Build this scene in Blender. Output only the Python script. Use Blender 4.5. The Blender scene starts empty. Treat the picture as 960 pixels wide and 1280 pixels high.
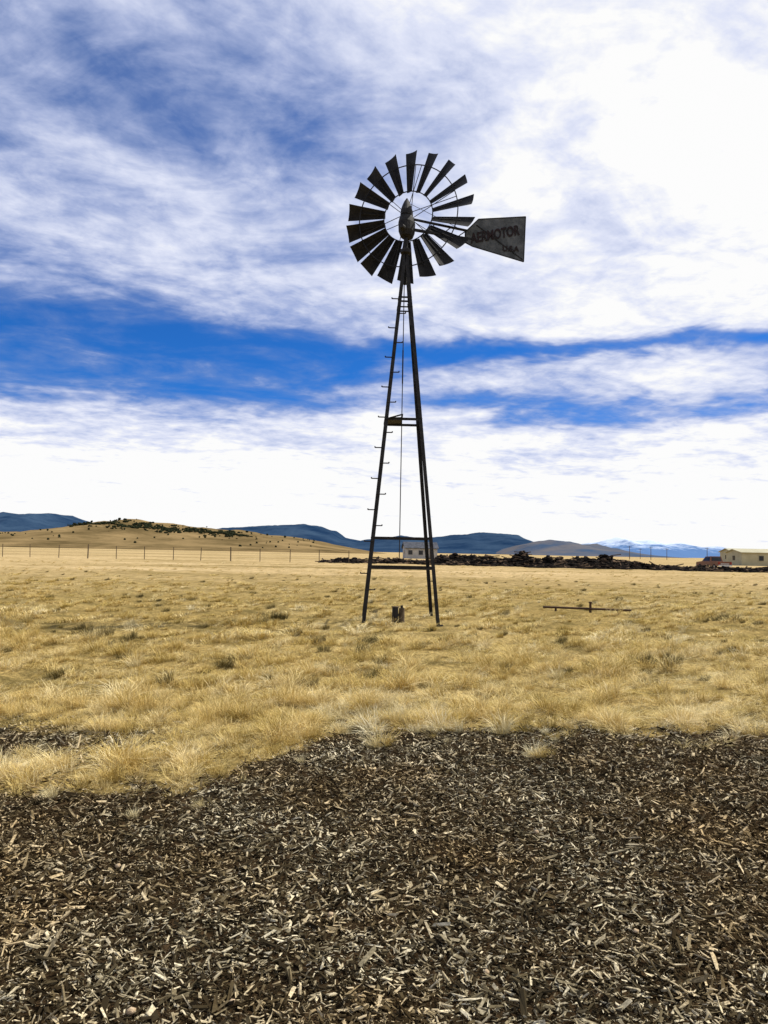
import bpy, math, random
import numpy as np
from mathutils import Vector, Matrix, noise
random.seed(7); rng = np.random.default_rng(7)
scene = bpy.context.scene
scene.view_settings.view_transform = 'Standard'
scene.view_settings.look = 'None'
scene.view_settings.exposure = 0

# ------------------------------------------------------------ helpers
class MB:
    def __init__(s): s.v=[]; s.f=[]; s.m=[]
    def add(s, vs, fs, mi=0):
        o=len(s.v); s.v+= [tuple(p) for p in vs]; s.f+=[tuple(i+o for i in f) for f in fs]; s.m+=[mi]*len(fs)
    def beam(s, a, b, w=.05, d=None, up=(0,0,1), mi=0):
        a=Vector(a); b=Vector(b); d=d or w
        t=(b-a).normalized(); u=Vector(up)
        if abs(t.dot(u))>.98: u=Vector((0,1,0))
        x=t.cross(u).normalized(); y=x.cross(t).normalized()
        q=[x*(-w/2)+y*(-d/2), x*(w/2)+y*(-d/2), x*(w/2)+y*(d/2), x*(-w/2)+y*(d/2)]
        s.add([a+k for k in q]+[b+k for k in q],[(3,2,1,0),(4,5,6,7),(0,1,5,4),(1,2,6,5),(2,3,7,6),(3,0,4,7)],mi)
    def angle(s,a,b,w,t,dx,dy,mi=0):
        a=Vector(a); b=Vector(b); dx=Vector(dx).normalized(); dy=Vector(dy).normalized()
        pr=[(0,0),(w,0),(w,t),(t,t),(t,w),(0,w)]
        q=[dx*p[0]+dy*p[1] for p in pr]
        s.add([a+k for k in q]+[b+k for k in q],[(5,4,3,2,1,0),(6,7,8,9,10,11)]+[(i,(i+1)%6,(i+1)%6+6,i+6) for i in range(6)],mi)
    def cyl(s,a,b,r,r2=None,n=10,mi=0):
        a=Vector(a); b=Vector(b); r2=r if r2 is None else r2
        t=(b-a).normalized(); u=Vector((0,0,1)) if abs(t.z)<.95 else Vector((0,1,0))
        x=t.cross(u).normalized(); y=x.cross(t)
        vs=[a+(x*math.cos(k)+y*math.sin(k))*r for k in [2*math.pi*i/n for i in range(n)]]
        vs+=[b+(x*math.cos(k)+y*math.sin(k))*r2 for k in [2*math.pi*i/n for i in range(n)]]
        s.add(vs,[tuple(range(n))[::-1],tuple(range(n,2*n))]+[(i,(i+1)%n,(i+1)%n+n,i+n) for i in range(n)],mi)
    def box(s,c,sz,mi=0,rot=0):
        cx,cy,cz=c; x,y,z=[k/2 for k in sz]; R=Matrix.Rotation(rot,3,'Z')
        vs=[Vector((cx,cy,cz))+R@Vector((i*x,j*y,k*z)) for k in (-1,1) for i,j in ((-1,-1),(1,-1),(1,1),(-1,1))]
        s.add(vs,[(3,2,1,0),(4,5,6,7),(0,1,5,4),(1,2,6,5),(2,3,7,6),(3,0,4,7)],mi)
    def lathe(s,c,prof,n=20,sx=1,sy=1,rot=0,mi=0):
        R=Matrix.Rotation(rot,3,'Z'); vs=[]
        for r,z in prof:
            for i in range(n):
                k=2*math.pi*i/n
                vs.append(Vector(c)+R@Vector((math.cos(k)*r*sx,math.sin(k)*r*sy,z)))
        fs=[]
        for j in range(len(prof)-1):
            for i in range(n): fs.append((j*n+i,j*n+(i+1)%n,(j+1)*n+(i+1)%n,(j+1)*n+i))
        fs.append(tuple(range(n))[::-1]); fs.append(tuple(range((len(prof)-1)*n,len(prof)*n)))
        s.add(vs,fs,mi)
    def obj(s,name,mats,parent=None,smooth=False):
        me=bpy.data.meshes.new(name); me.from_pydata(s.v,[],s.f)
        for m in (mats if isinstance(mats,list) else [mats]): me.materials.append(m)
        me.polygons.foreach_set('material_index',s.m)
        if smooth: me.shade_smooth()
        me.update()
        o=bpy.data.objects.new(name,me); scene.collection.objects.link(o)
        if parent: o.parent=parent
        return o
def empty(name):
    e=bpy.data.objects.new(name,None); scene.collection.objects.link(e); e.empty_display_size=.3; return e

class NT:
    def __init__(s,nt): s.nt=nt; s.n=nt.nodes; s.l=nt.links
    def new(s,t,**k):
        n=s.n.new(t)
        for a,b in k.items(): setattr(n,a,b)
        return n
    def put(s,sock,v):
        if isinstance(v,bpy.types.NodeSocket): s.l.new(v,sock)
        elif v is not None:
            if hasattr(sock.default_value,'__len__') and not hasattr(v,'__len__'): v=[v]*len(sock.default_value)
            if hasattr(v,'__len__') and len(v)==3 and len(sock.default_value)==4: v=(*v,1)
            sock.default_value=v
    def m(s,op,a,b=None,c=None,clamp=False):
        n=s.new('ShaderNodeMath',operation=op,use_clamp=clamp)
        for i,x in enumerate((a,b,c)):
            if x is not None: s.put(n.inputs[i],x)
        return n.outputs[0]
    def noise(s,vec,scale,detail=4,rough=.5,dist=0,color=False):
        n=s.new('ShaderNodeTexNoise'); 
        if vec is not None: s.l.new(vec,n.inputs['Vector'])
        n.inputs['Scale'].default_value=scale; n.inputs['Detail'].default_value=detail
        n.inputs['Roughness'].default_value=rough; n.inputs['Distortion'].default_value=dist
        return n.outputs['Color' if color else 'Fac']
    def ramp(s,f,stops,interp='LINEAR'):
        n=s.new('ShaderNodeValToRGB'); s.l.new(f,n.inputs[0]); cr=n.color_ramp; cr.interpolation=interp
        while len(cr.elements)<len(stops): cr.elements.new(.5)
        for e,(p,c) in zip(cr.elements,stops):
            e.position=p; e.color=(*c,1) if hasattr(c,'__len__') else (c,c,c,1)
        return n.outputs[0]
    def mix(s,f,a,b,mode='MIX'):
        n=s.new('ShaderNodeMix',data_type='RGBA',blend_type=mode)
        s.put(n.inputs[0],f); s.put(n.inputs[6],a); s.put(n.inputs[7],b); return n.outputs[2]
    def sstep(s,v,a,b):
        n=s.new('ShaderNodeMapRange',interpolation_type='SMOOTHSTEP'); s.put(n.inputs[0],v)
        s.put(n.inputs[1],a); s.put(n.inputs[2],b); return n.outputs[0]
    def comb(s,x,y,z):
        n=s.new('ShaderNodeCombineXYZ'); s.put(n.inputs[0],x); s.put(n.inputs[1],y); s.put(n.inputs[2],z); return n.outputs[0]
def material(name,rough=.8,metal=0):
    m=bpy.data.materials.new(name); m.use_nodes=True; nt=NT(m.node_tree)
    b=m.node_tree.nodes['Principled BSDF']; b.inputs['Roughness'].default_value=rough; b.inputs['Metallic'].default_value=metal
    b.inputs['Specular IOR Level'].default_value=.25
    return m,nt,b
def diffuse(nt,b,col,normal=None):
    """plain diffuse surface in place of the principled one (dry, dusty materials)"""
    d=nt.new('ShaderNodeBsdfDiffuse'); nt.l.new(col,d.inputs[0]); o=nt.n['Material Output']
    if normal is not None: nt.l.new(normal,d.inputs['Normal'])
    nt.n.remove(b); nt.l.new(d.outputs[0],o.inputs[0]); return d
def bumpn(nt,h,dist,strength=1):
    n=nt.new('ShaderNodeBump'); nt.l.new(h,n.inputs['Height']); n.inputs['Distance'].default_value=dist; n.inputs['Strength'].default_value=strength
    return n.outputs[0]
def simple(name,c1,c2,scale=6,rough=.7,metal=0,bd=.003):
    m,nt,b=material(name,rough,metal)
    g=nt.new('ShaderNodeNewGeometry').outputs['Position']
    f=nt.noise(g,scale,5,.65)
    nt.l.new(nt.ramp(f,[(.35,c1),(.65,c2)]),b.inputs['Base Color'])
    if bd: nt.l.new(bumpn(nt,nt.noise(g,scale*4,2),bd),b.inputs['Normal'])
    if rough>=.95: b.inputs['Specular IOR Level'].default_value=0
    return m

# ------------------------------------------------------------ camera
cam=bpy.data.cameras.new('camera'); co=bpy.data.objects.new('camera',cam); scene.collection.objects.link(co)
cam.sensor_fit='VERTICAL'; cam.sensor_height=36; cam.lens=26.7; cam.clip_end=60000; cam.clip_start=.05
co.matrix_world=Matrix.Translation((0,0,1.6))@Matrix.Rotation(math.radians(93.0),4,'X')@Matrix.Rotation(math.radians(1.1),4,'Z')
scene.camera=co

# ------------------------------------------------------------ light + sky
SE,SR=math.radians(52),math.radians(66)
sd=Vector((math.sin(SR)*math.cos(SE),math.cos(SR)*math.cos(SE),math.sin(SE)))
sl=bpy.data.lights.new('sun','SUN'); so=bpy.data.objects.new('sun',sl); scene.collection.objects.link(so)
sl.energy=5; sl.angle=math.radians(.5); sl.color=(1,.95,.86)
so.rotation_euler=sd.to_track_quat('Z','Y').to_euler(); so.location=(20,20,40)

w=bpy.data.worlds.new('World'); scene.world=w; w.use_nodes=True; nt=NT(w.node_tree); nt.n.clear()
try: w.cycles.sampling_method='MANUAL'; w.cycles.sample_map_resolution=256
except Exception as ex: print(ex)
out=nt.new('ShaderNodeOutputWorld'); bg=nt.new('ShaderNodeBackground'); bg.inputs[1].default_value=.1
nt.l.new(bg.outputs[0],out.inputs[0])
sky=nt.new('ShaderNodeTexSky',sky_type='NISHITA'); sky.sun_disc=False; sky.sun_elevation=SE; sky.sun_rotation=SR
sky.altitude=2500; sky.air_density=1; sky.dust_density=.3; sky.ozone_density=2.5
gen=nt.new('ShaderNodeTexCoord').outputs['Generated']
sep=nt.new('ShaderNodeSeparateXYZ'); nt.l.new(gen,sep.inputs[0]); X,Y,Z=sep.outputs
zc=nt.m('ADD',nt.m('MAXIMUM',Z,.0),.12)
PX=nt.m('DIVIDE',X,zc); PY=nt.m('DIVIDE',Y,zc)
el=nt.m('MULTIPLY',nt.m('ARCSINE',Z),57.2958); az=nt.m('MULTIPLY',nt.m('ARCTAN2',X,Y),57.2958)
ca,sa=math.cos(.30),math.sin(.30)
U=nt.m('ADD',nt.m('MULTIPLY',PX,ca),nt.m('MULTIPLY',PY,sa)); V=nt.m('SUBTRACT',nt.m('MULTIPLY',PY,ca),nt.m('MULTIPLY',PX,sa))
P=nt.comb(PX,PY,0.3); S=nt.comb(nt.m('MULTIPLY',U,.8),nt.m('MULTIPLY',V,1.15),2.7)
n1=nt.noise(P,1.5,7,.58,.35); n2=nt.noise(S,3.2,8,.6,.6); n3=nt.noise(P,13,4,.6,.3)
nb=nt.noise(nt.comb(nt.m('MULTIPLY',az,.05),nt.m('MULTIPLY',el,.16),1.9),1.6,4,.6,.3)
A=nt.m
def gauss(v,c,wd):
    q=nt.m('DIVIDE',nt.m('SUBTRACT',v,c),wd); return nt.m('EXPONENT',nt.m('MULTIPLY',nt.m('MULTIPLY',q,q),-1))
ew=A('ADD',el,A('MULTIPLY',A('SUBTRACT',nb,.5),7))
left=nt.sstep(az,8,-20)
dens=A('ADD',.72,A('ADD',A('MULTIPLY',A('SUBTRACT',n1,.5),1.15),A('ADD',A('MULTIPLY',A('SUBTRACT',n2,.5),1.2),A('MULTIPLY',A('SUBTRACT',n3,.5),.32))))
b1=A('MULTIPLY',gauss(ew,A('ADD',14.6,A('MULTIPLY',left,-.4)),A('ADD',1.1,A('MULTIPLY',left,2.2))),A('ADD',.85,A('MULTIPLY',left,-.03)))
b2=A('MULTIPLY',gauss(ew,10.8,1.0),A('SUBTRACT',.52,A('MULTIPLY',left,.25)))
b3=A('MULTIPLY',A('MULTIPLY',gauss(el,29,9),nt.sstep(az,8,-16)),.33)
b4=A('MULTIPLY',A('MULTIPLY',gauss(el,27,13),nt.sstep(az,-8,16)),.24)
b5=A('MULTIPLY',gauss(el,0,7.0),.6)
dens=A('ADD',A('SUBTRACT',A('SUBTRACT',A('SUBTRACT',dens,b1),b2),b3),A('ADD',b4,b5))
cover=nt.sstep(dens,-.16,.78)
blue=nt.mix(1,sky.outputs[0],(.15,.62,1.25),'MULTIPLY')
cd=A('ADD',dens,A('MULTIPLY',A('SUBTRACT',n3,.5),.3))
cl=nt.ramp(cd,[(.2,(.28,.37,.62)),(.5,(.49,.56,.80)),(.8,(.76,.80,.96)),(1.0,(1.0,1.0,1.0))])
cl=nt.mix(1,cl,(9.8,9.8,9.8),'MULTIPLY')
nt.l.new(nt.mix(cover,blue,cl),bg.inputs[0])

# ------------------------------------------------------------ ground
def smooth(a,b,x):
    t=min(max((x-a)/(b-a),0),1); return t*t*(3-2*t)
def gh(x,y):
    d=math.hypot(x,y); f=1-smooth(70,200,d)
    if f<=0: return 0
    g=smooth(6.5,9,y) if abs(x)<9 else smooth(4,9,d)
    return f*((.03+.05*g)*noise.noise((x*.35,y*.35,3))+.06*g*noise.noise((x*1.1,y*1.1,9))+(.012+.03*g)*noise.noise((x*3,y*3,1)))
def mulch(x,y):
    """positive inside the wood-chip bed"""
    n=.40*noise.noise((x*1.3,y*1.3,5))+.50*noise.noise((x*4,y*4,8))
    e=5.15+1.85*smooth(-1.25,-.25,x)
    a=e-y+n
    b=.9-math.hypot((x+3.5)/1.45,(y-6.25)/.62)+n*1.2
    return max(a,b*.5)
def axis(lo_dense,hi_dense,step,growth,limit_lo,limit_hi):
    c=list(np.arange(lo_dense,hi_dense+1e-6,step)); s=step; v=c[-1]
    while v<limit_hi: s*=growth; v+=s; c.append(v)
    s=step; v=c[0]; pre=[]
    while v>limit_lo: s*=growth; v-=s; pre.append(v)
    return pre[::-1]+c
xs=axis(-7,7,.1,1.045,-30000,30000); ys=axis(0,13,.1,1.035,-3000,30000)
nx,ny=len(xs),len(ys); vs=[]; mk=[]
for y in ys:
    for x in xs:
        vs.append((x,y,gh(x,y))); mk.append(mulch(x,y) if abs(x)<14 and y<10 else (-1 if y>6 else 1))
fs=[(j*nx+i,j*nx+i+1,(j+1)*nx+i+1,(j+1)*nx+i) for j in range(ny-1) for i in range(nx-1)]
me=bpy.data.meshes.new('ground'); me.from_pydata(vs,[],fs); me.shade_smooth()
at=me.attributes.new('mulch','FLOAT','POINT'); at.data.foreach_set('value',np.array(mk,dtype=np.float32))
ground=bpy.data.objects.new('ground',me); scene.collection.objects.link(ground)
m,nt,b=material('ground_soil_and_dry_grass',1)
g=nt.new('ShaderNodeNewGeometry').outputs['Position']
at=nt.new('ShaderNodeAttribute',attribute_name='mulch')
f1=nt.noise(g,.09,4,.6); f2=nt.noise(g,1.1,6,.7); f3=nt.noise(g,14,4,.7)
mp=nt.new('ShaderNodeMapping'); nt.l.new(g,mp.inputs[0]); mp.inputs['Scale'].default_value=(.03,.12,1)
f4=nt.noise(mp.outputs[0],1,6,.7)
sp=nt.new('ShaderNodeSeparateXYZ'); nt.l.new(g,sp.inputs[0])
far=nt.sstep(sp.outputs[1],18,65)
straw=nt.ramp(f1,[(.3,(.36,.25,.085)),(.5,(.43,.31,.115)),(.7,(.52,.38,.16))])
straw=nt.mix(nt.ramp(f2,[(.38,.8),(.56,0)]),straw,(.13,.10,.035))  # this mix and the next paint shadow among the tufts into near ground
straw=nt.mix(nt.ramp(f3,[(.42,.65),(.6,0)]),straw,(.08,.06,.022))
farc=nt.ramp(f4,[(.36,(.26,.19,.08)),(.48,(.44,.32,.155)),(.58,(.53,.39,.20)),(.7,(.62,.47,.27))])
farc=nt.mix(nt.ramp(f2,[(.40,.55),(.56,0)]),farc,(.20,.15,.06))
straw=nt.mix(far,straw,farc)
soil=nt.ramp(f3,[(.35,(.012,.008,.004)),(.7,(.07,.045,.023))])
mm=nt.sstep(nt.m('ADD',at.outputs['Fac'],nt.m('MULTIPLY',nt.m('SUBTRACT',f3,.5),.9)),-.15,.15)
diffuse(nt,b,nt.mix(mm,straw,soil),bumpn(nt,f3,.05,.8))
me.materials.append(m)

# ------------------------------------------------------------ wood chip mulch (one mesh)
def chips(name,N,ymin,ymax,med,sig,hi,thr,maxw,spread=.55):
    px=[]
    k=rng.random((N*3,3)); 
    for a,bb,cc in k:
        y=ymin+(ymax-ymin)*a; hw=1.1+.58*y; x=(bb*2-1)*hw
        if mulch(x,y)+ (cc-.5)*spread>thr: px.append((x,y,gh(x,y)))
        if len(px)>=N: break
    p=np.array(px); n=len(p)
    L=np.clip(rng.lognormal(math.log(med),sig,n),.006,hi); W=np.minimum(L*rng.uniform(.07,.40,n),maxw); T=rng.uniform(.001,.003,n)+W*.14
    base=np.array([(-1,-1,-1),(1,-1,-1),(1,1,-1),(-1,1,-1),(-1,-1,1),(1,-1,1),(1,1,1),(-1,1,1)],float)*.5
    v=np.repeat(base[None],n,0)
    v[:,:,1]*=rng.uniform(.2,1.3,(n,8))
    v[:,:,0]+=rng.uniform(-.2,.2,(n,8))
    v*=np.stack([L,W,T],1)[:,None,:]
    v[:,:,2]+= (rng.uniform(-.12,.12,n)*L)[:,None]*(v[:,:,0]/L[:,None])**2*4
    pit=rng.normal(0,.32,n); rol=rng.normal(0,.45,n); yaw=rng.uniform(0,6.283,n)
    def rot(v,ang,i,j):
        c,s=np.cos(ang)[:,None],np.sin(ang)[:,None]; a=v[:,:,i].copy(); bq=v[:,:,j].copy()
        v[:,:,i]=a*c-bq*s; v[:,:,j]=a*s+bq*c
    rot(v,rol,1,2); rot(v,pit,0,2); rot(v,yaw,0,1)
    p[:,2]+=np.abs(np.sin(pit))*L*.35+rng.uniform(.0,.015,n)
    v+=p[:,None,:]; v=v.reshape(-1,3)
    q=np.array([(3,2,1,0),(4,5,6,7),(0,1,5,4),(1,2,6,5),(2,3,7,6),(3,0,4,7)])
    f=(q[None]+np.arange(n)[:,None,None]*8).reshape(-1)
    me=bpy.data.meshes.new(name); me.vertices.add(n*8); me.vertices.foreach_set('co',v.astype(np.float32).ravel())
    me.loops.add(len(f)); me.loops.foreach_set('vertex_index',f.astype(np.int32))
    me.polygons.add(n*6); me.polygons.foreach_set('loop_start',np.arange(0,n*24,4,dtype=np.int32))
    me.update(calc_edges=True); me.shade_flat()
    tone=rng.random(n); t=me.attributes.new('tone','FLOAT','POINT'); t.data.foreach_set('value',np.repeat(tone,8).astype(np.float32))
    o=bpy.data.objects.new(name,me); scene.collection.objects.link(o); return o
m,nt,b=material('wood_chip',.9)
tn=nt.new('ShaderNodeAttribute',attribute_name='tone').outputs['Fac']
g=nt.new('ShaderNodeNewGeometry').outputs['Position']
pn=nt.noise(g,1.1,4,.6)
tn=nt.m('ADD',tn,nt.m('MULTIPLY',nt.m('SUBTRACT',pn,.48),.6))
col=nt.ramp(tn,[(0,(.020,.015,.009)),(.34,(.045,.035,.019)),(.54,(.115,.092,.05)),(.70,(.27,.225,.135)),(.84,(.50,.425,.27)),(1,(.80,.70,.47))])
col=nt.mix(nt.ramp(nt.noise(g,90,2,.6),[(.4,.45),(.6,0)]),col,(.035,.026,.015))
pat=nt.ramp(nt.noise(g,.7,5,.7),[(.45,.0),(.62,.75)])
col=nt.mix(pat,col,nt.mix(1,col,(.84,.66,.45),'MULTIPLY'))
diffuse(nt,b,col)
ch=chips('wood_chip_mulch',190000,.9,7.9,.0195,.5,.07,0,.014,.7); ch.data.materials.append(m)
cb=chips('large_wood_chips',2800,.9,7.3,.047,.40,.13,.05,.024,.3); cb.data.materials.append(m); cb.parent=ch

# ------------------------------------------------------------ dry grass (one instanced object)
def grass_mat(name,stops,dark=(.09,.07,.02),dk=.6):
    m,nt,b=material(name,.75)
    r=nt.new('ShaderNodeObjectInfo').outputs['Random']
    g=nt.new('ShaderNodeNewGeometry').outputs['Position']
    pn=nt.noise(g,.45,4,.65)
    f=nt.m('ADD',nt.m('MULTIPLY',r,.5),nt.m('MULTIPLY',nt.m('SUBTRACT',nt.m('MULTIPLY',pn,1.6),.3),.5))
    c=nt.ramp(f,stops)
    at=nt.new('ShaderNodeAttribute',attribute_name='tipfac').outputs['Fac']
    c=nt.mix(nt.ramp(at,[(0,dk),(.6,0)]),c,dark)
    diffuse(nt,b,c)
    return m
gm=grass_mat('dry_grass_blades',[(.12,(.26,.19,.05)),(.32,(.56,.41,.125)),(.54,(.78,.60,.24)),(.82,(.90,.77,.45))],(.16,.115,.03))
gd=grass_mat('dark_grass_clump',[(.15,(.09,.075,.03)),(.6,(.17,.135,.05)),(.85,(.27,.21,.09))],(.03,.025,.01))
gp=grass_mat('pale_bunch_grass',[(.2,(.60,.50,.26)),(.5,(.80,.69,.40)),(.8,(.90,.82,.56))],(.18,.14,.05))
gcol=bpy.data.collections.new('grass_tufts')
def tuft(name,nb,rad,h,wd,lean,mat):
    v=[];f=[];tf=[]
    for i in range(nb):
        a=random.uniform(0,6.283); r=rad*math.sqrt(random.random()); bx,by=r*math.cos(a),r*math.sin(a)
        a2=a+random.gauss(0,.9); L=h*random.uniform(.4,1.2); ln=lean*random.uniform(.2,1.5)
        dx,dy=math.cos(a2),math.sin(a2); tx,ty=-dy,dx
        ww=wd*random.uniform(.6,1.2)
        tw=random.uniform(-.8,.8); tx,ty=tx*math.cos(tw)-ty*math.sin(tw),tx*math.sin(tw)+ty*math.cos(tw)
        o=len(v)
        for t,wk in ((0,1),(.5,.8),(1,0)):
            d=L*ln*t**1.7; z=L*(t-min(ln,1.3)*.4*t*t)-.01
            cx,cy=bx+dx*d,by+dy*d
            if wk: v+=[(cx-tx*ww*wk/2,cy-ty*ww*wk/2,z),(cx+tx*ww*wk/2,cy+ty*ww*wk/2,z)]; tf+=[t,t]
            else: v.append((cx,cy,z)); tf.append(1)
        f+=[(o,o+1,o+3,o+2),(o+2,o+3,o+4)]
    me=bpy.data.meshes.new(name); me.from_pydata(v,[],f); me.materials.append(mat)
    me.attributes.new('tipfac','FLOAT','POINT').data.foreach_set('value',np.array(tf,dtype=np.float32))
    o=bpy.data.objects.new(name,me); gcol.objects.link(o)
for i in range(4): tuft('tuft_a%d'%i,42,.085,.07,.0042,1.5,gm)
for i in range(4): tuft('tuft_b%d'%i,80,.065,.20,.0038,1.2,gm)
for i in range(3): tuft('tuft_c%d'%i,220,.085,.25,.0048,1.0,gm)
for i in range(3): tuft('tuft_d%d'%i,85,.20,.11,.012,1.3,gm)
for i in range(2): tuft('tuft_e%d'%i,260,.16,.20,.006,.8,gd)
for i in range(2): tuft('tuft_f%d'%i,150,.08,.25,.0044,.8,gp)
pts=[];rots=[];scs=[];idx=[]
def put(x,y,s,k):
    pts.append((x,y,gh(x,y))); a=random.uniform(0,6.28)
    M=(Matrix.Rotation(random.gauss(-.25,.15),3,'Y')@Matrix.Rotation(random.gauss(0,.12),3,'X')@Matrix.Rotation(a,3,'Z')).to_euler()
    rots.append(tuple(M)); scs.append(s); idx.append(k)
def clump(x,y): return noise.noise((x*1.7,y*1.7,21))*.9+noise.noise((x*.4,y*.4,2))*.35+noise.noise((x*3.6,y*3.6,2))*.8
for _ in range(21000):
    y=random.uniform(4.7,13.5); x=random.uniform(-1,1)*(1.5+.62*y)
    mu=mulch(x,y)
    if mu>random.gauss(-.08,.15): continue
    c=clump(x,y)
    lobe=smooth(8.6,7.2,y+ .8*noise.noise((x*.8,y,4)))
    if random.random()<lobe:
        if random.random()>.42+1.1*c: 
            if random.random()<.4: put(x,y,random.uniform(.6,1.1),random.randint(0,3))
            continue
        put(x,y,random.uniform(.45,.95)*(1+.55*c),random.randint(4,7))
    else:
        if random.random()>.36+1.3*c: 
            if random.random()<.22: put(x,y,random.uniform(.4,.8),random.randint(0,3))
            continue
        put(x,y,random.uniform(.6,1.2)*(1+.9*c),random.choice((0,1,2,3,0,1,2,3,0,1,2,3,4,5)))
for _ in range(16000):
    y=13+22*random.random()**1.15; x=random.uniform(-1,1)*(2+.6*y)
    c=clump(x*.7,y*.7)
    if random.random()>.24+1.25*c: continue
    put(x,y,random.uniform(.5,1.1)*(1+.9*c),random.choice((0,1,2,3,0,1,4,11,12)))
for _ in range(5500):
    y=30+60*random.random()**1.4; x=random.uniform(-1,1)*(3+.58*y)
    if random.random()>.22+.9*clump(x*.4,y*.4)-.15*smooth(45,80,y): continue
    put(x,y,random.uniform(.5,1.1),random.randint(11,13))
for _ in range(900):
    y=5+24*random.random(); x=random.uniform(-1,1)*(1.5+.6*y)
    if clump(x,y)<0 or mulch(x,y)>-.05: continue
    put(x,y,random.uniform(.35,.9),random.choice((8,9,10,8,9,10,16)))
for _ in range(300):
    y=9+38*random.random()**1.4; x=random.uniform(-1,1)*(1.5+.6*y); put(x,y,random.uniform(.3,.85),random.randint(14,15))
for _ in range(42):
    put(random.gauss(.1,.45),random.uniform(6.75,7.9),random.uniform(.35,.9),random.choice((16,17,16,17,8)))
for _ in range(110):
    x=random.uniform(-3,3.8); y=random.uniform(4.2,7.3)
    if 0<mulch(x,y)<.8: put(x,y,random.uniform(.2,.55),random.choice((4,5,6,16)))
for x,y,s,k in [(-2.55,17.8,1.3,14),(-2.35,17.7,1.1,15),(-.25,13.6,1.2,15),(-.1,13.5,.9,14),(-.5,10.6,.9,8),(-.05,6.75,.95,16),(-.15,7.0,.8,17),(-.02,6.3,.75,16),(.05,6.35,.6,8),(1.22,6.05,.7,16),(1.26,6.02,.55,10),(-.35,6.75,.6,8),(2.35,10.2,1.0,16),
                (8.6,19.3,1.5,14),(8.9,19.4,1.2,15),(3.9,11.4,1,15),(4.4,11.5,.9,14),(4.15,11.4,.9,15),(-4.9,13.4,1.3,14),(-5.4,13.8,1.3,15),(-4.3,13.0,1,14),(-1.4,9.6,.8,16)]:  # leftmost dark clumps stand in for the windmill's cast shadow on the grass
    put(x,y,s,k)
me=bpy.data.meshes.new('dry_grass'); me.from_pydata(pts,[],[])
me.attributes.new('rot','FLOAT_VECTOR','POINT').data.foreach_set('vector',np.array(rots,dtype=np.float32).ravel())
me.attributes.new('sc','FLOAT','POINT').data.foreach_set('value',np.array(scs,dtype=np.float32))
me.attributes.new('idx','INT','POINT').data.foreach_set('value',np.array(idx,dtype=np.int32))
go=bpy.data.objects.new('dry_grass',me); scene.collection.objects.link(go)
ng=bpy.data.node_groups.new('scatter_grass','GeometryNodeTree')
ng.interface.new_socket('Geometry',in_out='INPUT',socket_type='NodeSocketGeometry'); ng.interface.new_socket('Geometry',in_out='OUTPUT',socket_type='NodeSocketGeometry')
N=ng.nodes; gi=N.new('NodeGroupInput'); gout=N.new('NodeGroupOutput'); ip=N.new('GeometryNodeInstanceOnPoints'); ci=N.new('GeometryNodeCollectionInfo')
ci.inputs['Collection'].default_value=gcol; ci.inputs['Separate Children'].default_value=True; ci.inputs['Reset Children'].default_value=True
def named(n,t):
    q=N.new('GeometryNodeInputNamedAttribute'); q.data_type=t; q.inputs['Name'].default_value=n; return q.outputs['Attribute']
ng.links.new(gi.outputs[0],ip.inputs['Points']); ng.links.new(ci.outputs[0],ip.inputs['Instance']); ip.inputs['Pick Instance'].default_value=True
ng.links.new(named('idx','INT'),ip.inputs['Instance Index']); ng.links.new(named('rot','FLOAT_VECTOR'),ip.inputs['Rotation']); ng.links.new(named('sc','FLOAT'),ip.inputs['Scale'])
ng.links.new(ip.outputs[0],gout.inputs[0])
go.modifiers.new('scatter','NODES').node_group=ng
print('tufts',len(pts))

# ------------------------------------------------------------ hills (skyline given as bearing / elevation, milliradians)
def ridge(name,D,sky_pts,front,back,mat,rough,seed,nxs=260,nys=28):
    bx=np.array([p[0] for p in sky_pts])*D/1000; bz=np.array([p[1] for p in sky_pts])*D/1000
    X=np.linspace(bx[0],bx[-1],nxs); v=[];f=[]
    def hf(x,y):
        t=smooth(D-front,D,y) if y<=D else 1-smooth(D,D+back,y)
        base=float(np.interp(x,bx,bz)); q=1/D*1000
        n=noise.fractal((x*q*.03,y*q*.03,seed),1,2.1,6)*rough*base*(.35+.65*(1-abs(t-.5)))*t
        return base*t+n+(1.6*t)-.5
    for j in range(nys+1):
        y=D-front+(front+back)*j/nys
        for x in X: v.append((x,y,hf(x,y)))
    n=len(X)
    for j in range(nys):
        for i in range(n-1): f.append((j*n+i,j*n+i+1,(j+1)*n+i+1,(j+1)*n+i))
    me=bpy.data.meshes.new(name); me.from_pydata(v,[],f); me.shade_smooth(); me.materials.append(mat)
    o=bpy.data.objects.new(name,me); scene.collection.objects.link(o); return hf
def hillmat(name,a,b_,scale,c=None):
    m,nt,b=material(name,1)
    g=nt.new('ShaderNodeNewGeometry').outputs['Position']; f=nt.noise(g,scale,7,.7)
    diffuse(nt,b,nt.ramp(f,[(.38,a),(.62,b_)])); return m
mh=hillmat('hill_dry_grass',(.105,.075,.032),(.25,.175,.08),.02)
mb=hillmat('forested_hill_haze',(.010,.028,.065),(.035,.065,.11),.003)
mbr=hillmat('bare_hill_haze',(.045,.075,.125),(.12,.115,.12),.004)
hill=ridge('grassy_hill',800,[(-900,8),(-715,13),(-505,17),(-440,17),(-400,22),(-347,33.5),(-315,35),(-263,29.5),(-200,25),(-137,19),(-84,13),(-50,6),(-10,0),(20,-3)],340,400,mh,.16,4)
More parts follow.
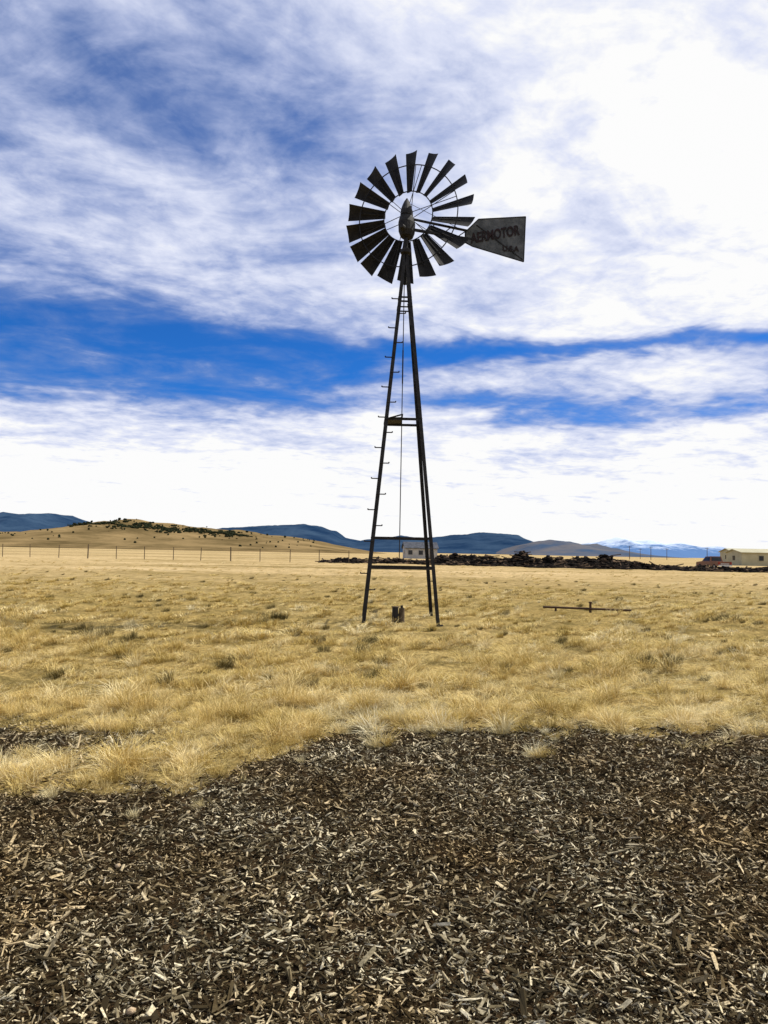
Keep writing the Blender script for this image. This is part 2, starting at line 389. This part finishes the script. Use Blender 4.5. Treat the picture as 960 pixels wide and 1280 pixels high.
ridge('blue_hills',5200,[(-900,30),(-700,36),(-568,38),(-505,40),(-474,39),(-432,42),(-410,34),(-389,27),(-370,16),(-330,10),(-240,18),(-205,27),(-180,29),(-147,31),(-105,33.5),(-84,31),(-63,26),(-50,17),(-30,14),(0,17),(21,22),(42,19),(68,20),(105,25),(137,28),(168,24.5),(184,16),(200,10),(230,3)],1700,2500,mb,.14,11,900,36)
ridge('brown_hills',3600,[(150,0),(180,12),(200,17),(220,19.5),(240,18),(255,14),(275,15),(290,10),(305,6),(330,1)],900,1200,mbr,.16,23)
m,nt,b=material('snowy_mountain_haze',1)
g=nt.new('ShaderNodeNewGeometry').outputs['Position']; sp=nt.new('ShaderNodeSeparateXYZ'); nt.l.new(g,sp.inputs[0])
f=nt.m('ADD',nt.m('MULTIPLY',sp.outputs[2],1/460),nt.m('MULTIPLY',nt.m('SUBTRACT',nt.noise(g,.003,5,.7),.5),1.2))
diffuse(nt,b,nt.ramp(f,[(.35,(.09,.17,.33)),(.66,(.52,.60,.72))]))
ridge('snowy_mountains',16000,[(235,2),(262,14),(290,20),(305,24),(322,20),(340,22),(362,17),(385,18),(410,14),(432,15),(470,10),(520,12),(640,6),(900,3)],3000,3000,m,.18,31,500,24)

# juniper shrubs on the hill (single mass)
sh=MB(); phi=(1+5**.5)/2
ICO=[Vector(p).normalized() for p in [(-1,phi,0),(1,phi,0),(-1,-phi,0),(1,-phi,0),(0,-1,phi),(0,1,phi),(0,-1,-phi),(0,1,-phi),(phi,0,-1),(phi,0,1),(-phi,0,-1),(-phi,0,1)]]
IF=[(0,11,5),(0,5,1),(0,1,7),(0,7,10),(0,10,11),(1,5,9),(5,11,4),(11,10,2),(10,7,6),(7,1,8),(3,9,4),(3,4,2),(3,2,6),(3,6,8),(3,8,9),(4,9,5),(2,4,11),(6,2,10),(8,6,7),(9,8,1)]
def blob(mb_,c,sx,sy,sz,j=.25,mi=0):
    R=Matrix.Rotation(random.uniform(0,6),3,'Z')
    mb_.add([Vector(c)+R@Vector((p.x*sx*(1+random.uniform(-j,j)),p.y*sy*(1+random.uniform(-j,j)),p.z*sz*(1+random.uniform(-j,j)))) for p in ICO],IF,mi)
for _ in range(900):
    bearing=random.uniform(-400,-180)+random.gauss(0,12); y=random.gauss(700,17)
    x=bearing*y/1000
    if noise.noise((x*.05,y*.03,4))<-.14: continue
    s=random.uniform(.6,1.7)
    for k in range(3): blob(sh,(x+random.gauss(0,s*.6),y+random.gauss(0,s*.5),hill(x,y)+s*.5),s*.75,s*.7,s*.65)
for _ in range(120):
    x=random.uniform(-350,-60); y=random.uniform(560,780); s=random.uniform(.5,1.2); blob(sh,(x,y,hill(x,y)+s*.5),s,s,s)
sh.obj('juniper_shrubs',simple('juniper_foliage',(.012,.016,.008),(.032,.035,.018),.5,1,0,.0))

# ------------------------------------------------------------ windmill
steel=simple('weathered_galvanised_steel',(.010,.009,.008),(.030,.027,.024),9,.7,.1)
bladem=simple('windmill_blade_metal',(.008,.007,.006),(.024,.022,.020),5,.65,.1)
vanem=simple('tail_vane_metal',(.045,.048,.046),(.13,.132,.125),5,.6,.1)
lett=simple('vane_lettering_paint',(.010,.006,.005),(.026,.009,.008),9,.7)
woodm=simple('weathered_timber',(.05,.035,.02),(.16,.12,.075),12,.9)
wm=empty('windmill'); wm.location=(.40,17.87,0)
RT=math.radians(1.5)
def half(z): return .872-.0934*z
def corner(i,z,o=0):
    s=[(-1,-1),(1,-1),(1,1),(-1,1)][i]; h=half(z)+o
    v=Matrix.Rotation(RT,3,'Z')@Vector((s[0]*h,s[1]*h,0)); return Vector((v.x,v.y,z))
t=MB()
for i in range(4):
    s=[(-1,-1),(1,-1),(1,1),(-1,1)][i]
    R=Matrix.Rotation(RT,3,'Z')
    t.angle(corner(i,-.25),corner(i,8.85),.082,.010,R@Vector((-s[0],0,0)),R@Vector((0,-s[1],0)))
    t.cyl(corner(i,-.2),corner(i,.0),.08,.07,8)
for z,wd in ((1.24,.06),(1.92,.045),(4.68,.06),(7.64,.04),(7.40,.03)):
    for i in range(4):
        a,b_=corner(i,z,-.012),corner((i+1)%4,z,-.012)
        t.beam(a,b_,.008,wd); t.beam(a+Vector((0,0,wd/2-.004)),b_+Vector((0,0,wd/2-.004)),.035,.006)
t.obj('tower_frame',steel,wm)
t=MB()
z=.75;k=0
while z<7.6:
    c=corner(0,z)+Vector((.03,.0,0)); sgn=-1 if k%2 else 1
    t.cyl(c-Vector((sgn*.02,0,0)),c+Vector((sgn*.18,-.01,0)),.014,n=6)
    t.cyl(c+Vector((sgn*.18,-.01,-.003)),c+Vector((sgn*.18,-.01,.028)),.014,n=6)
    z+=.36;k+=1
t.obj('climbing_steps',steel,wm)
t=MB()
a=corner(0,4.62); b_=corner(3,4.62)
t.add([a+Vector((0,0,.06)),b_+Vector((0,0,.06)),Vector((-.02,b_.y,4.70)),Vector((-.02,a.y,4.70)),a+Vector((0,0,.08)),b_+Vector((0,0,.08)),Vector((-.02,b_.y,4.72)),Vector((-.02,a.y,4.72))],[(3,2,1,0),(4,5,6,7),(0,1,5,4),(1,2,6,5),(2,3,7,6),(3,0,4,7)])
t.beam(corner(0,4.66),Vector((-.02,a.y,4.78)),.04,.03); t.beam(Vector((-.02,a.y,4.78)),Vector((-.02,b_.y,4.78)),.04,.03)
t.obj('service_platform',steel,wm)
t=MB(); t.cyl((-.02,0,1.45),(-.02,0,9.1),.011,n=6); t.cyl((-.02,0,5.6),(-.02,0,6.4),.016,n=6)
pts_=[Vector((.06,-.1,7.5)),Vector((.14,-.12,7.0)),Vector((.17,-.12,6.9)),Vector((.16,-.12,6.6))]
for q in range(3): t.cyl(pts_[q],pts_[q+1],.007,n=5)
t.obj('pump_rod',steel,wm)
ya=math.radians(20); av=Vector((math.sin(ya),math.cos(ya),0)); hv=Vector((math.cos(ya),-math.sin(ya),0)); zv=Vector((0,0,1))
t=MB(); t.cyl((0,0,8.0),(0,0,9.3),.05,n=12); t.lathe((0,0,0),[(.06,8.72),(.13,8.76),(.13,8.84),(.07,8.88)],16)
t.lathe(av*.05,[(.07,9.12),(.17,9.18),(.22,9.3),(.23,9.5),(.20,9.62),(.16,9.70)],18,.85,1.25,-ya)
t.lathe(av*.03,[(.175,9.68),(.165,9.80),(.12,9.93),(.07,10.04),(.015,10.12)],18,.85,1.25,-ya)
wc=av*.42-hv*.09+zv*9.85
t.beam(zv*9.55,wc,.13,.13); t.cyl(zv*9.3-av*.2,zv*9.3-av*.36,.07,.05,10)
t.obj('gear_case',steel,wm,False)
t=MB(); R0=1.63
bl=MB(); beta=math.radians(32)
for i in range(18):
    ph=math.radians(20*i+8+random.gauss(0,.5))
    er=hv*math.cos(ph)+zv*math.sin(ph); et=-hv*math.sin(ph)+zv*math.cos(ph)
    bt=beta+math.radians(random.gauss(0,2))
    dc=(et*math.cos(bt)+av*math.sin(bt)); nn=av*math.cos(bt)-et*math.sin(bt)
    vsb=[];ns=6;mr=4
    for j in range(mr+1):
        rr=.62+(R0-.62)*j/mr; chord=.185+(.42-.185)*j/mr
        for k in range(ns+1):
            q=k/ns-.5; cam_=(.25-q*q)*.30*chord
            sk=.05*q if j==mr else 0
            vsb.append(wc+er*(rr+sk)+dc*(q*chord)+nn*cam_)
    n0=len(vsb); th=nn*.003
    vsb+= [p+th for p in vsb]
    fb=[]
    for j in range(mr):
        for k in range(ns):
            a=j*(ns+1)+k; fb.append((a,a+1,a+ns+2,a+ns+1)); fb.append((a+n0+ns+1,a+n0+ns+2,a+n0+1,a+n0))
    bl.add(vsb,fb)
    t.beam(wc+er*.62-nn*.01,wc+er*1.35-nn*.03,.03,.02,up=nn)
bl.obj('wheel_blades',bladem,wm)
def ring(r,off,wd):
    n=72
    for i in range(n):
        a=2*math.pi*i/n; b2=2*math.pi*(i+1)/n
        t.beam(wc+av*off+hv*math.cos(a)*r+zv*math.sin(a)*r, wc+av*off+hv*math.cos(b2)*r+zv*math.sin(b2)*r,wd,.014,up=av)
ring(.63,-.02,.024); ring(1.27,-.06,.024)
for i in range(6):
    ph=math.radians(60*i+18)
    for o1,dp in ((-.16,-.10),(.16,.10)):
        er=hv*math.cos(ph+dp)+zv*math.sin(ph+dp)
        t.cyl(wc+av*o1+er*.06,wc-av*.05+(hv*math.cos(ph+dp*.6)+zv*math.sin(ph+dp*.6))*1.27,.009,n=6)
t.cyl(wc-av*.2,wc+av*.2,.085,n=14)
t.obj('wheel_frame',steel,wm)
tu=Vector((math.cos(math.radians(10)),math.sin(math.radians(10)),0)); tn_=Vector((tu.y,-tu.x,0))
poly=[(1.47,9.16),(1.66,9.08),(2.97,8.81),(3.01,9.95),(1.80,9.77),(1.47,9.42)]
t=MB(); vv=[tu*s+zv*z+tn_*.003 for s,z in poly]+[tu*s+zv*z-tn_*.003 for s,z in poly]
t.add(vv,[(0,1,2,3,4,5),(11,10,9,8,7,6)]+[(i,i+6,(i+1)%6+6,(i+1)%6) for i in range(6)])
t.obj('tail_vane',vanem,wm)
t=MB()
for i in range(6):
    a,b_=poly[i],poly[(i+1)%6]; t.beam(tu*a[0]+zv*a[1],tu*b_[0]+zv*b_[1],.022,.022,up=tn_)
t.beam(tu*.1+zv*9.36,tu*1.9+zv*9.24-tn_*.03,.06,.055); t.beam(tu*.08+zv*9.62,tu*1.95+zv*9.42-tn_*.03,.045,.045)
for s_ in (.5,.9,1.3): t.beam(tu*s_+zv*(9.34-.03*s_),tu*(s_+.22)+zv*(9.60-.1*s_),.022,.022)
t.beam(tu*1.8+zv*9.4-tn_*.02,tu*2.99+zv*9.86-tn_*.02,.025,.02,up=tn_); t.beam(tu*1.8+zv*9.25-tn_*.02,tu*2.96+zv*8.92-tn_*.02,.025,.02,up=tn_)
t.beam(tu*1.75+zv*9.62+tn_*.012,tu*2.94+zv*8.86+tn_*.012,.02,.012,up=tn_)
t.cyl(tu*1.5+zv*9.42,zv*10.02,.006,n=5)
t.obj('tail_bone',steel,wm)
def text(s,name,s0,z0,ang,width,height):
    c=bpy.data.curves.new(name,'FONT'); c.body=s; c.size=1; c.extrude=.002; c.offset=.03; o=bpy.data.objects.new(name,c); scene.collection.objects.link(o)
    bpy.context.view_layer.update(); dx,dy=o.dimensions.x,o.dimensions.y
    xx=tu*math.cos(ang)+zv*math.sin(ang); yy=zv*math.cos(ang*.3)-tu*math.sin(ang*.3)
    loc=tu*s0+zv*z0+tn_*.02
    M=Matrix(((xx.x*width/dx,yy.x*height/dy,tn_.x,loc.x),(xx.y*width/dx,yy.y*height/dy,tn_.y,loc.y),(xx.z*width/dx,yy.z*height/dy,tn_.z,loc.z),(0,0,0,1)))
    dg=bpy.context.evaluated_depsgraph_get(); me=bpy.data.meshes.new_from_object(o.evaluated_get(dg)); me.transform(M)
    bpy.data.objects.remove(o); oo=bpy.data.objects.new(name,me); me.materials.clear(); me.materials.append(lett); scene.collection.objects.link(oo); oo.parent=wm
text('AERMOTOR','vane_lettering',1.62,9.15,math.radians(15),1.30,.26); text('U.S.A','vane_small_lettering',2.42,9.03,math.radians(3),.42,.14)

t=MB(); t.cyl((.30,17.45,-.1),(.30,17.45,.34),.075,.07,12); t.cyl((.45,17.5,-.1),(.45,17.5,.32),.07,.065,12,mi=1)
t.cyl((.30,17.45,.34),(.30,17.45,.36),.085,.085,12,mi=1); t.cyl((.45,17.5,.32),(.45,17.5,.38),.03,.03,8)
t.beam((.28,17.45,.16),(.47,17.5,.16),.03,.05); 
t.obj('well_casing',[steel,woodm])
t=MB(); t.cyl((4.55,21.6,.13),(6.95,21.3,.10),.03,n=8); t.cyl((5.85,21.45,-.1),(5.85,21.45,.28),.035,n=8); t.cyl((5.85,21.45,.28),(5.85,21.45,.31),.05,n=8)
t.cyl((6.6,21.35,-.1),(6.6,21.35,.12),.03,n=6); t.cyl((4.9,21.55,-.1),(4.9,21.55,.12),.03,n=6)
t.obj('ground_pipe',simple('rusty_pipe',(.03,.015,.008),(.09,.045,.02),10))
t=MB()
for x,y,s in ((-.834,2.69,.017),(.42,2.95,.012),(-.2,3.4,.013),(1.1,3.3,.012),(-1.3,3.9,.016),(.9,4.4,.015),(-.5,2.75,.011)):
    blob(t,(x,y,gh(x,y)+.022),s*1.2,s,s*.75,.12)
t.obj('pebbles',simple('tan_stone',(.35,.24,.13),(.5,.38,.24),60,.8),None,True)

# ------------------------------------------------------------ wire fence
t=MB()
x=-95;k=0
while x<-4:
    hgt=1.7 if k%5 else 1.85
    t.cyl((x,101+.02*x,-.2),(x+random.gauss(0,.03),101+.02*x,hgt),.05 if k%5 else .08,n=6); x+=3.75+random.gauss(0,.15); k+=1
for z in (.4,.75,1.1,1.4,1.64): t.beam((-95,99.1,z),(-4.5,100.9,z),.012,.016,mi=1)
t.obj('wire_fence',[woodm,steel])

# ------------------------------------------------------------ rubble row
t=MB()
def rub(x0,x1,y0,hmax,n):
    for _ in range(n):
        x=random.uniform(x0,x1); y=y0+random.gauss(0,1.2)
        e=min(smooth(x0,x0+2,x),smooth(x1,x1-3,x)); hh=hmax*e*(.6+.4*noise.noise((x*.35,y0,7))+.25*noise.noise((x*1.2,y0,2)))
        z=random.uniform(0,1)*max(hh,.15)*math.exp(-((y-y0)/1.6)**2)
        s=random.uniform(.10,.36); blob(t,(x,y,z),s*random.uniform(.8,1.9),s,s*random.uniform(.4,.8),.35,random.choice((0,0,0,0,0,0,1)))
        if random.random()<.05:
            a=random.uniform(0,3.14); t.beam((x,y,z+.1),(x+math.cos(a)*1.5,y+.3,z+random.uniform(.0,.5)),.12,.12,mi=1)
rub(-8.5,-1,104,.9,800); rub(-3,8,106,.9,700); rub(5.5,36,102,2.1,6500); rub(18,39,96,1.0,1800); rub(36,66,92,.85,2600)
t.obj('rubble_row',[simple('dark_rock',(.006,.005,.005),(.026,.022,.018),.9,.97,0,0),simple('brown_rock',(.05,.035,.025),(.16,.11,.07),.9,.97,0,0)])

# ------------------------------------------------------------ house
wallm=simple('white_siding',(.30,.295,.28),(.41,.40,.375),.8,.8); roofm=simple('grey_shingles',(.03,.033,.04),(.08,.085,.10),1.5,.9)
glass=simple('dark_window_glass',(.012,.014,.018),(.03,.034,.04),.8,.15); creamm=simple('cream_metal_siding',(.34,.31,.19),(.42,.39,.25),.5,.6)
def house(name,x,y,L,W,H,RH,wall,wins,doors,rot=0):
    e=empty(name); e.location=(x,y,0); e.rotation_euler=(0,0,rot)
    t=MB(); t.box((0,0,H/2-.1),(L,W,H+.2)); 
    t.add([(-L/2,-W/2,H),(-L/2,W/2,H),(-L/2,0,H+RH),(L/2,-W/2,H),(L/2,W/2,H),(L/2,0,H+RH)],[(0,2,1),(3,4,5)]); t.obj('walls',wall,e)
    t=MB(); o=.4; sl_=RH/(W/2)
    for s in (-1,1):
        a=[(-L/2-o,s*(W/2+o),H-o*sl_+.02),(L/2+o,s*(W/2+o),H-o*sl_+.02),(L/2+o,0,H+RH+.02),(-L/2-o,0,H+RH+.02)]
        bq=[(p[0],p[1],p[2]+.14) for p in a]; t.add(a+bq,[(3,2,1,0),(4,5,6,7),(0,1,5,4),(1,2,6,5),(2,3,7,6),(3,0,4,7)])
    t.obj('roof',roofm if wall is wallm else wall,e)
    t=MB()
    for wx in wins: t.box((wx,-W/2-.02,H*.58),(1.1,.06,1.1))
    for s in (-1,1): t.box((s*(L/2+.02),0,H*.58),(.06,1.2,1.1))
    t.obj('windows',glass,e)
    t=MB()
    for dx in doors: t.box((dx,-W/2-.02,1.05),(1.0,.06,2.1))
    t.obj('door',woodm,e)
    t=MB()
    for wx in wins:
        for s in (-1,1): t.box((wx+s*.6,-W/2-.03,H*.58),(.1,.1,1.3))
        t.box((wx,-W/2-.03,H*.58+.62),(1.1,.1,.1)); t.box((wx,-W/2-.03,H*.58-.62),(1.1,.1,.1))
    t.obj('window_trim',wall,e)
    if wall is wallm:
        t=MB(); t.box((L*.2,.6,H+RH+.3),(.7,.7,1.3)); t.obj('chimney',simple('brick',(.12,.05,.035),(.2,.09,.06),4),e)
house('farm_house',9.6,200,8.2,8,2.7,1.5,wallm,(-2.9,-.2),(2.6,),math.radians(4))
house('metal_shed',91.5,180,17,8,3.0,.7,creamm,(-4,5),(0,))
house('metal_shed',103,215,12,8,3.4,.9,creamm,(-3,),(2,))

# ------------------------------------------------------------ pickup truck (seen from the rear quarter)
tk=empty('pickup_truck'); tk.location=(45.6,105,0); tk.rotation_euler=(0,0,math.radians(8))
paint=simple('brown_orange_paint',(.14,.055,.03),(.20,.085,.045),.6,.35); rubber=simple('tyre_rubber',(.012,.012,.012),(.025,.025,.025),8,.9); chrome=simple('bumper_metal',(.4,.4,.4),(.55,.55,.55),3,.3,.8)
t=MB()
prof=[(-2.7,.55),(2.6,.55),(2.72,.8),(2.68,1.02),(1.35,1.15),(-2.7,1.15)]
def ext(pr,wd,mi=0,wt=None):
    n=len(pr); wt=wt or [wd]*n
    t.add([(-wt[i],pr[i][0],pr[i][1]) for i in range(n)]+[(wt[i],pr[i][0],pr[i][1]) for i in range(n)],[tuple(range(n)),tuple(range(n,2*n))[::-1]]+[(i,i+n,(i+1)%n+n,(i+1)%n) for i in range(n)],mi)
ext(prof,.98); ext([(-.75,1.15),(1.30,1.15),(.65,1.80),(-.55,1.85)],.9,0,[.95,.95,.78,.78])
t.obj('body',paint,tk)
t=MB(); t.add([(-.72,-.72,1.22),(.72,-.72,1.22),(.66,-.60,1.74),(-.66,-.60,1.74)],[(0,1,2,3)])
t.add([(-.82,1.28,1.22),(.82,1.28,1.22),(.70,.74,1.74),(-.70,.74,1.74)],[(3,2,1,0)])
for s in (-1,1): t.add([(s*.955,-.6,1.22),(s*.955,1.05,1.22),(s*.82,.6,1.72),(s*.82,-.5,1.74)],[(0,1,2,3)])
t.v=[(a,b_-(.03 if b_<0 and abs(a)<.8 else -.03 if abs(a)<.83 and b_>.7 else 0),c) for a,b_,c in t.v]
t.obj('windows',glass,tk)
t=MB()
for sx in (-.86,.86):
    for yy in (-1.75,1.75): t.cyl((sx-.13,yy,.4),(sx+.13,yy,.4),.4,n=18); t.cyl((sx-.14,yy,.4),(sx+.14,yy,.4),.2,n=12,mi=1)
t.obj('wheels',[rubber,chrome],tk)
t=MB(); t.box((0,-2.78,.62),(1.9,.14,.2)); t.box((0,2.78,.62),(1.9,.14,.22)); t.box((0,-2.715,.85),(1.2,.03,.1)); t.obj('bumpers',chrome,tk)
t=MB()
for s in (-1,1): t.box((s*.87,-2.72,.92),(.14,.06,.32))
t.obj('tail_lights',simple('tail_light',(.25,.01,.01),(.35,.02,.02),4,.3),tk)
t=MB(); t.box((0,-1.7,1.10),(1.7,1.7,.06)); t.obj('bed',rubber,tk)

# ------------------------------------------------------------ utility poles
for bx_,y in ((324,400),(352,420),(373,470),(426,400),(338,520)):
    x=bx_*y/1000; e=empty('utility_pole'); e.location=(x,y,0)
    t=MB(); t.cyl((0,0,-.5),(0,0,7.2),.2,.14,8); t.obj('pole',woodm,e)
    t=MB(); t.beam((-1.1,0,6.6),(1.1,0,6.6),.16,.18)
    for q in (-.95,0,.95): t.cyl((q,0,6.7),(q,0,6.95),.06,n=6)
    t.obj('crossarm',woodm,e)
print('done')
